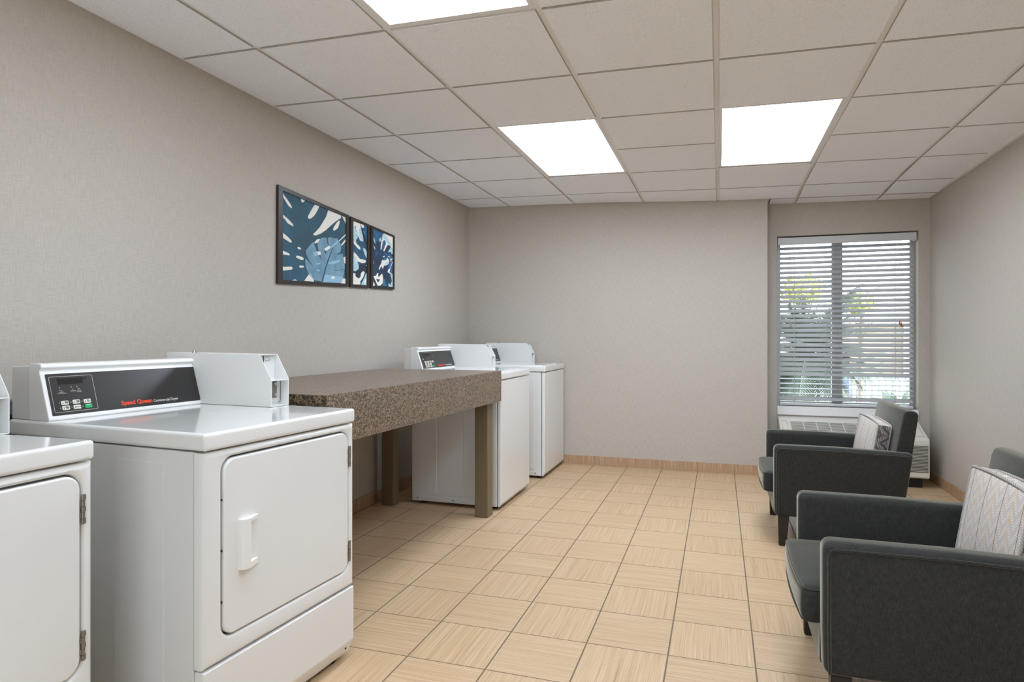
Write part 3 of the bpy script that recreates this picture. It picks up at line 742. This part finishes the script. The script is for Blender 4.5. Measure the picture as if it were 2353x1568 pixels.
    if dry:
        f = MB(); plate(f, .058, .204, .734, .878, 0, .0008, M['display']); plate(f, .205, .227, .81, .88, 0, .0007, M['dark']); f.build('display', con, smooth=0)
        outline(L, .014, .265, .065, .932, M['line'])
        keys = [(.057, .237, 'HIGH\nTEMP'), (.122, .24, 'LOW\nTEMP'), (.186, .235, 'NO\nHEAT'), (.058, .114, 'MED\nTEMP'), (.122, .112, 'DELICATES'), (.187, .112, 'START')]
        for s, t, tx in keys:
            g = tx == 'START'
            f = MB(); plate(f, s, s+.043, t, t+.1, 0, .0022 if g else .0014, M['green' if g else 'keyc'], .003, .0006)
            if g: f.text(tx, .0052, M['whitep'], face_mtx(at(s+.01, t+.06, .0024), (1, 0, 0), e2))
            else:
                f.text(tx, .0046 if tx != 'DELICATES' else .0038, M['inkd'], face_mtx(at(s+(.019 if tx != 'DELICATES' else .013), t+(.058 if '\n' in tx else .04), .0016), (1, 0, 0), e2), bold=.02)
                plate(f, s+.0085, s+.0105, t+.03, t+.08, .0014, .0017, M['inkd']); plate(f, s+.0075, s+.0115, t+.02, t+.034, .0014, .0017, M['inkd'])
            f.build('key', con)
        for s, t in ((.048, .292), (.112, .292), (.177, .29), (.049, .168), (.113, .167), (.177, .166), (.065, .66), (.131, .658), (.164, .658)):
            L.cyl(at(s, t, 0), at(s, t, .001), .0016, M['led'], 10)
        put(L, 'INSERT\nCOINS/CARD', .071, .535, .0045, M['line'], align='CENTER')
        put(L, 'DRYING', .139, .545, .0045, M['line'], align='CENTER'); put(L, 'COOL\nDOWN', .172, .55, .0045, M['line'], align='CENTER')
        for s, t in ((.061, .597), (.068, .585), (.133, .597), (.165, .597), (.172, .60)): put(L, 'x' if s > .15 or s < .065 else 'o', s, t-.01, .006, M['line'])
        SQ = (.414, .088, .212, .0200); CD = (.637, .084, .185, .0140); cdtx = 'Commercial Dryer'
    else:
        f = MB(); plate(f, .115, .29, .733, .871, 0, .0008, M['display']); f.build('display', con, smooth=0)
        outline(L, .01, .371, .035, .94, M['line'])
        for s, t in ((.085, .33), (.155, .33), (.225, .33), (.295, .33), (.085, .2), (.155, .2), (.225, .2), (.085, .07), (.155, .07), (.225, .07), (.295, .08)):
            g = s > .29 and t < .1
            f = MB(); plate(f, s, s+.05, t, t+.108, 0, .0016, M['green' if g else 'keyc'], .003, .0006)
            if not g: plate(f, s+.015, s+.036, t+.03, t+.05, .0016, .0018, M['inkd']); plate(f, s+.015, s+.036, t+.06, t+.075, .0016, .0018, M['inkd'])
            f.build('key', con)
        for s in (.182, .215, .248): L.cyl(at(s, .64, 0), at(s, .64, .001), .0014, M['led'], 8)
        put(L, 'INSERT\nCOINS', .067, .56, .006, M['line'], align='CENTER')
        for s in (.178, .213, .248): put(L, 'I\nI', s, .58, .006, M['line'])
        SQ = (.455, .075, .222, .0190); CD = (.69, .075, .21, .0135); cdtx = 'Commercial Washer'
    for txt, (s, t, w, size), m, bold in (('Speed Queen', SQ, M['red'], .024 if dry else .018), (cdtx, CD, M['whitep'], .0)):
        tb = MB(); tb.text(txt, size, m, Matrix.Identity(4), bold=bold)
        xs = [v.co.x for v in tb.bm.verts]; k = w*PW/(max(xs)-min(xs))
        bmesh.ops.translate(tb.bm, verts=tb.bm.verts[:], vec=(-min(xs), 0, 0))
        tb.bm.transform(face_mtx(at(s, t, .0008), (1, 0, 0), e2) @ Matrix.Diagonal((k, 1, 1, 1)))
        me = bpy.data.meshes.new('tmp'); tb.bm.to_mesh(me); tb.bm.free(); t_ = bmesh.new(); t_.from_mesh(me); bpy.data.meshes.remove(me)
        L2 = MB(); L2.join(t_, m); L2.build('lettering', con, smooth=0, wn=False)
    L.build('panel_markings', con, smooth=0, wn=False)
    # coin box: folded sheet metal, open at the front
    bx0, bx1 = H-.092, H-.001
    yb0, yb1, zs, ztp = (.290, .345, zt+.100, zt+.190) if dry else (.270, .316, zt+.092, zt+.177)
    th = .0025
    side = [(yb0, zt+.001), (yb0, zs), (yb1, ztp), (D+.008, ztp+.003), (D+.008, zt+.001)]
    f = MB()
    for x0 in (bx0, bx1-th): f.prism(side, lambda a, q, t: (t, a, q), x0, x0+th, ED, .0006, 1)
    f.prism([(yb1-.001, ztp-th), (yb1-.001, ztp), (D+.008, ztp+.003), (D+.008, ztp+.003-th)], lambda a, q, t: (t, a, q), bx0+th, bx1-th, ED)
    f.box((bx0+th, yb0+.001, zs-.006), (bx1-th, .46, zs-.0035), ED)
    f.box((bx0+th, yb0+.001, zt+.001), (bx1-th, D, zt+.0035), ED)
    f.box((bx0+th, yb0+.044 if dry else yb0+.03, zt+.003), (bx1-th, yb0+.047 if dry else yb0+.033, zs-.004), ED)
    f.box((bx0+th, yb1+.012 if dry else yb1+.02, zs-.004), (bx1-th, yb1+.015 if dry else yb1+.023, ztp-th), ED)
    cb = f.build('coin_box', root, smooth=25, wn=False)
    if dry:
        f = MB(); yy = yb0+.044
        f.box((bx0+.053, yy-.002, zt+.028), (bx0+.075, yy, zs-.008), M['steel'], .001, 1)
        for z in (zt+.04, zs-.02): f.cyl((bx0+.064, yy-.006, z), (bx0+.064, yy-.001, z), .006, M['chrome'], 14, .0068)
        f.build('bracket', cb)
        f = MB(); hx = (bx0+bx1)/2; y2 = yb1+.0119; zz = ztp-.018
        hexo = [(-.013, 0), (-.009, .007), (.009, .007), (.013, 0), (.009, -.007), (-.009, -.007)]
        for k in range(6):
            a, c = hexo[k], hexo[(k+1) % 6]; f.cyl((hx+.006+a[0], y2, zz+a[1]), (hx+.006+c[0], y2, zz+c[1]), .0006, M['inkd'], 5)
        f.build('hexagon_mark', cb, smooth=0); f = MB(); f.box((bx0+.030, y2-.001, ztp-.04), (bx0+.034, y2+.0005, ztp-.006), M['dark']); f.build('slot', cb, smooth=0); f = MB()
        f.tube([(bx1-.004, yy-.008, zs-.008), (bx1-.004, yy-.008, zt+.02), (bx1-.008, yy-.008, zt+.012), (bx1-.02, yy-.006, zt+.010)], .0007, M['inkd'], 5)
        f.build('wire', cb, smooth=0)
    f = MB(); f.cyl(((bx0+bx1)/2-.02, D-.11, ztp), ((bx0+bx1)/2-.02, D-.11, ztp+.008), .010, M['chrome'], 16); f.cyl(((bx0+bx1)/2-.02, D-.11, ztp+.008), ((bx0+bx1)/2-.02, D-.11, ztp+.012), .007, M['chrome'], 16)
    f.build('lock', cb)
    return root

A2 = R(85.8)
d2 = machine('dryer'); d2.location = (-1.2598, 1.6699, 0); d2.rotation_euler = (0, 0, A2)
d2['label'] = 'white coin dryer with black control panel, standing between the front dryer and the table'; d2['group'] = 'coin dryers'
d1 = machine('dryer', .75); d1.location = (-1.475, .865, 0); d1.rotation_euler = (0, 0, R(90))
d1['label'] = 'white coin dryer nearest the camera, cut off by the left edge'; d1['group'] = 'coin dryers'
w1 = machine('washer'); w1.location = (-1.355, 4.285, 0); w1.rotation_euler = (0, 0, R(90))
w1['label'] = 'white coin washing machine standing right behind the end of the table'; w1['group'] = 'coin washing machines'
copy_thing(w1, (-1.326, 5.274, 0), R(90), 'white coin washing machine in the far corner against the back wall', 'coin washing machines')

# service box and hose behind the dryers
t = thing('utility_box', 'grey-blue utility box on the left wall behind the near dryers', 'wall box', (XL, 1.52, .78))
f = MB(); f.box((0, -.13, 0), (.05, .16, .15), M['bluebox'], .004, 2); f.build('box', t)
f = MB(); f.box((-.0, -.14, .143), (.056, .17, .153), M['bluebox'], .002, 2); f.build('lid', t)
t = thing('rubber_hose', 'black rubber hose looping up behind the dryers', 'hose', (-2.165, 1.44, 0))
f = MB(); f.tube([(.0, -.10+.0, .02), (.0, -.10, .6)] + [(0, -.035-.065*math.cos(a), .80+.085*math.sin(a)) for a in [R(x) for x in range(0, 181, 20)]] + [(0, .03, .6), (0, .03, .02)], .028, M['dark'], 12)
f.build('hose', t)

# ------------------------------------------------------------------ folding table
ta = math.atan2(1.83, .064)
tb = thing('folding_table', 'long laundry folding table with thick speckled brown top and olive legs', 'table', (-1.394, 2.06, 0), ta)
TL, TD, T0, T1 = 1.831, .854, .727, .921
f = MB(); f.box((.003, 0, T0), (TL, TD, T1), M['granite'], .002, 2); f.build('tabletop', tb)
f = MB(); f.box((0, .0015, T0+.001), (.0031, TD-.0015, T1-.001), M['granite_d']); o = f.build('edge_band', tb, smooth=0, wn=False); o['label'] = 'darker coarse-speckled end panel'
for x0, y0 in ((.03, .048), (TL-.118, .048), (.03, TD-.10), (TL-.035, TD-.10)):
    f = MB(); f.box((x0, y0, .0), (x0+.088, y0+.088, T0+.001), M['olive'], .005, 3) if x0 < TL-.05 else f.box((x0-.03, y0, 0), (x0+.05, y0+.088, T0+.001), M['olive'], .005, 3)
    f.build('leg', tb)

# ------------------------------------------------------------------ armchairs
def armchair(label, loc):
    root = thing('armchair', label, 'armchair', loc, R(-90), 'matching grey armchairs')
    F = M['fabric']; HW = .345; TH = .085
    for sx in (-1, 1):
        f = MB()
        xo, xi = sx*HW, sx*(HW-TH)
        pts = [(-.012, .16), (-.015, .30), (-.015, .522)] + [(-.015+.026*(1-math.cos(R(a))), .522+.026*math.sin(R(a))) for a in (30, 60, 90)] + [(.30, .547), (.655, .536), (.600, .16)]
        f.prism(pts, lambda a, q, t: (t, a, q), min(xo, xi), max(xo, xi), F, .029, 6, 50)
        arm = f.build('arm', root, smooth=60, wn=False)
        f = MB(); xw = xo - sx*.0005; ins = .021
        w = [(.002, .17), (.001, .30), (.001, .512), (.006, .523), (.018, .5285), (.30, .5285), (.636, .518)]
        f.tube([(xw, a, q) for a, q in w], .0042, F, 8); f.build('piping', arm, smooth=60, wn=False)
    f = MB(); f.box((-HW+TH-.01, -.0135, .16), (HW-TH+.01, .590, .285), F, .010, 3); f.build('seat_base', root, smooth=60)
    f = MB(); cx = HW-TH-.003
    f.rbox((-cx, -.062, .268), (cx, .545, .382), .026, F, 4, crown=(.0, .012, .020), sub=8)
    cu = f.build('seat_cushion', root, smooth=60, wn=False)
    for zz in (.372, .279):
        f = MB(); loop = [(a, q, zz) for a, q in rrect(-cx+.006, cx-.006, -.056, .54, .022, 4)]
        def wob(p): return (p[0], p[1]-(.012*max(0, 1-(p[0]/cx)**2) if p[1] < -.03 else 0), p[2]+(.004 if zz > .3 else -.002)*max(0, 1-(p[0]/cx)**2))
        dense = []
        for i in range(len(loop)):
            a, c = Vector(loop[i]), Vector(loop[(i+1) % len(loop)])
            k = max(1, int((c-a).length/.03))
            dense += [wob(a+(c-a)*j/k) for j in range(k)]
        f.tube(dense, .0042, F, 8, closed=True); f.build('piping', cu, smooth=60, wn=False)
    f = MB()
    prof = [(.548, .28), (.566, .45), (.614, .725), (.622, .746), (.640, .752), (.672, .750), (.685, .732), (.648, .46), (.600, .16), (.548, .16)]
    f.prism(prof, lambda a, q, t: (t, a, q), -.302, .302, F, .018, 4, 22)
    f.build('backrest', root, smooth=60, wn=False)
    def leg(x, y, tx, ty):
        f = MB(); sgx = 1 if x > 0 else -1
        a = [(x, y), (x-sgx*.056, y), (x-sgx*.056, y+.056*ty), (x, y+.056*ty)]
        c = [(x-tx*sgx, y+.004*ty if ty > 0 else y+.03), (x-sgx*.042, y+.004*ty if ty > 0 else y+.03), (x-sgx*.042, y+.042*ty+(0 if ty > 0 else .03)), (x-tx*sgx, y+.042*ty+(0 if ty > 0 else .03))]
        t = bmesh.new(); A = [t.verts.new((*p, .165)) for p in a]; B = [t.verts.new((*p, 0)) for p in c]
        t.faces.new(A); t.faces.new(B)
        for i in range(4): t.faces.new((A[i], A[(i+1) % 4], B[(i+1) % 4], B[i]))
        bmesh.ops.recalc_face_normals(t, faces=t.faces[:])
        bmesh.ops.bevel(t, geom=t.edges[:], offset=.003, segments=2, affect='EDGES'); f.join(t, M['wood']); f.build('leg', root)
    for sx in (-1, 1):
        leg(sx*.338, .006, .002, 1); leg(sx*.335, .592, .002, -1)
    return root
armchair('far charcoal grey armchair in front of the window', (.30, 4.105, 0))
armchair('near charcoal grey armchair cut off by the right edge', (.30, 2.375, 0))

def pillow(label, loc, rz, tilt, h, roll):
    root = thing('throw_pillow', label, 'pillow', loc, rz, 'patterned box pillows'); root.rotation_euler = (tilt, roll, rz)
    f = MB(); w, t = .20, .034
    L, Dk = M['pil'], M['pild']
    f.rbox((-w, -t, 0), (w, t, h), .010, L, 3, crown=(.006, .016, .010), facemat=[Dk, Dk, L, L, L, L], sub=10)
    cv = f.build('cover', root, smooth=60, wn=False)
    for yy in (-t+.002, t-.002):
        f = MB(); loop = rrect(-w+.002, w-.002, .002, h-.002, .012, 4); d = []
        for i in range(len(loop)):
            a, c = Vector(loop[i]), Vector(loop[(i+1) % len(loop)]); k = max(1, int((c-a).length/.02))
            for j in range(k):
                p = a+(c-a)*j/k
                sg = 1 if yy > 0 else -1
                d.append((p.x*(1+.0*sg), yy, p.y + .010*max(0, 1-(p.x/w)**2)*(1 if p.y > h/2 else -1)*.9))
        f.tube(d, .0048, M['cord'], 8, closed=True); f.build('piping', root, smooth=60, wn=False)
    return root
pillow('patterned box pillow with dark side panel, on the far armchair', (.805, 4.125, .402), R(-90+2.3), R(-9), .268, R(2))
pillow('patterned box pillow with rust and gold stripes, on the near armchair', (.803, 2.335, .404), R(-90+2), R(-9), .298, R(1))

# ------------------------------------------------------------------ outside the window
b = MB(); b.box((-40, -40, -.35), (40, 70, -.2), M['pave']); struct(b.build('ground', smooth=0))
pt = thing('palm_tree', 'dark green palm with arching fronds close outside the window', 'palm tree', (1.12, 9.8, -.2))
f = MB(); f.cyl((0, 0, 0), (.05, 0, 1.05), .14, M['bark'], 12, .10); f.build('trunk', pt)
rnd = random.Random(3)
for k in range(64):
    az = rnd.uniform(0, 2*math.pi); el = rnd.uniform(-.5, 1.1); ln = rnd.uniform(.85, 1.35)
    f = MB(); dirx = Vector((math.cos(az), math.sin(az), 0)); p = Vector((.05, 0, 1.02+rnd.uniform(0, .15))); v = (dirx*math.cos(el)+Vector((0, 0, 1))*math.sin(el)); pts = []
    n = 12
    for i in range(n+1):
        pts.append(p.copy()); p = p+v*(ln/n); v = (v+Vector((0, 0, -.105*(1-.4*math.sin(el))))).normalized()
    f.tube(pts, .011, M['frond'], 4, taper=lambda u: 1-.8*u)
    for i in range(2, n+1):
        d = (pts[i]-pts[i-1]).normalized(); sd = d.cross(Vector((0, 0, 1))).normalized()
        for sg in (-1, 1):
            for q in range(3):
                b0 = pts[i-1]+(pts[i]-pts[i-1])*q/3; l2 = .30*math.sin(math.pi*min(1, .18+.75*i/n)); tip = b0+(sd*sg*.8+d*.55).normalized()*l2+Vector((0, 0, -.08*l2/.3))
                w = d*.016
                f.poly([tuple(b0-w), tuple(b0+w), tuple(tip)], M['frond'])
    f.build('frond', pt, smooth=0, wn=False)
def leafy_tree(x, y, h, r, n, label, seed):
    rn = random.Random(seed); root = thing('leafy_tree', label, 'tree', (x, y, -.2), 0, 'leafy trees beyond the window')
    f = MB(); f.cyl((0, 0, 0), (.05, 0, h), .07, M['bark'], 8, .03)
    for k in range(5):
        a = k*1.3; f.cyl((.03, 0, h*.62), (.03+r*.7*math.cos(a), r*.7*math.sin(a), h*.8+rn.random()*.3), .025, M['bark'], 6, .01)
    f.build('trunk', root)
    f = MB()
    for k in range(n):
        while True:
            q = Vector((rn.uniform(-1, 1), rn.uniform(-1, 1), rn.uniform(-1, 1)))
            if q.length < 1: break
        c = Vector((q.x*r, q.y*r, h+q.z*r*.75)); u = Vector((rn.gauss(0, 1), rn.gauss(0, 1), rn.gauss(0, 1))).normalized(); w = u.orthogonal().normalized(); s_ = rn.uniform(.05, .09)
        f.poly([tuple(c-u*s_), tuple(c+w*s_*.45), tuple(c+u*s_), tuple(c-w*s_*.45)], M['leafy'])
    f.build('crown', root, smooth=0, wn=False)
leafy_tree(1.52, 13.6, 2.25, .42, 420, 'yellow-green leafy tree rising above the palm', 5)
leafy_tree(2.72, 14.6, 2.0, .32, 260, 'yellow-green leafy tree in front of the cream building', 8)
bd = thing('building', 'cream stucco building beyond the fence outside the window', 'building', (6.5, 24, -.2))
f = MB(); f.box((-2.3, 0, 0), (9, 8, 1.75), M['cream']); f.build('wall', bd, smooth=0)
f = MB(); f.box((-2.4, -.15, 1.75), (9.2, 8.2, 1.85), M['creamw']); f.build('roof', bd, smooth=0)
f = MB(); f.box((-.75, -.12, 0), (1.4, .02, 1.75), M['creamw']); f.build('pilaster', bd, smooth=0)
fe = thing('picket_fence', 'white picket fence along the paving outside the window', 'fence', (0, 13, -.2))
for z in (.10, .58):
    f = MB(); f.box((-.4, -.02, z), (6.2, .02, z+.04), M['fencew']); f.build('rail', fe, smooth=0)
pk = None
for k in range(60):
    x = -.35+k*.11
    if pk is None: f = MB(); f.box((-.018, -.03, 0), (.018, -.01, .68), M['fencew'], .004, 1); pk = f.build('picket', fe, loc=(x, 0, 0), smooth=0, wn=False)
    else: o = pk.copy(); COL.objects.link(o); o.parent = fe; o.location = (x, 0, 0)
f = MB(); f.box((0, 0, 0), (.32, .05, .55), M['fblue'], .01, 2)
o = f.build('blue_sign_board', loc=(2.15, 14.2, -.2)); o['label'] = 'small blue board standing behind the picket fence'; o['category'] = 'board'
sh = thing('shrub', 'broad-leaved green shrub low at the right window corner', 'shrub', (2.22, 9.2, -.2))
f = MB(); rn = random.Random(12)
for k in range(70):
    a = rn.uniform(0, 6.28); e = rn.uniform(.2, 1.4); d = Vector((math.cos(a)*math.cos(e), math.sin(a)*math.cos(e), math.sin(e))); c = d*rn.uniform(.2, .62); w = d.orthogonal().normalized()*.07
    tip = c+d*.2+Vector((0, 0, -.05))
    f.poly([tuple(c-d*.05), tuple(c+d*.06+w), tuple(tip), tuple(c+d*.06-w)], M['shrub'])
f.build('foliage', sh, smooth=0, wn=False)
f = MB(); f.cyl((0, 0, 0), (0, 0, .3), .02, M['bark'], 8); f.build('stem', sh)

# ------------------------------------------------------------------ light, sky, camera
w = bpy.data.worlds.new('sky'); S.world = w; w.use_nodes = True
bg = w.node_tree.nodes['Background']; bg.inputs[0].default_value = (.92, .95, 1, 1); bg.inputs[1].default_value = 5.0
sun = bpy.data.lights.new('sun', 'SUN'); sun.energy = 14; sun.angle = R(1); sun.color = (1, .94, .84)
so = bpy.data.objects.new('sun', sun); COL.objects.link(so); so.rotation_euler = Vector((-.8, .28, -.55)).to_track_quat('-Z', 'Y').to_euler()

cam = bpy.data.cameras.new('camera'); co = bpy.data.objects.new('camera', cam); COL.objects.link(co)
cam.sensor_width = 36; cam.sensor_fit = 'HORIZONTAL'; cam.lens = 1471.5/2353*36; cam.shift_y = -(784-773.9)/2353
cam.clip_start = .05
co.location = (0, 0, 1.14); co.rotation_euler = (R(90), 0, .3129)
S.camera = co
S.view_settings.view_transform = 'Standard'; S.view_settings.look = 'None'; S.view_settings.gamma = 1
S.view_settings.use_curve_mapping = False; S.view_settings.exposure = 0.13
S.cycles.use_denoising = True
S.cycles.max_bounces = 10; S.cycles.diffuse_bounces = 6
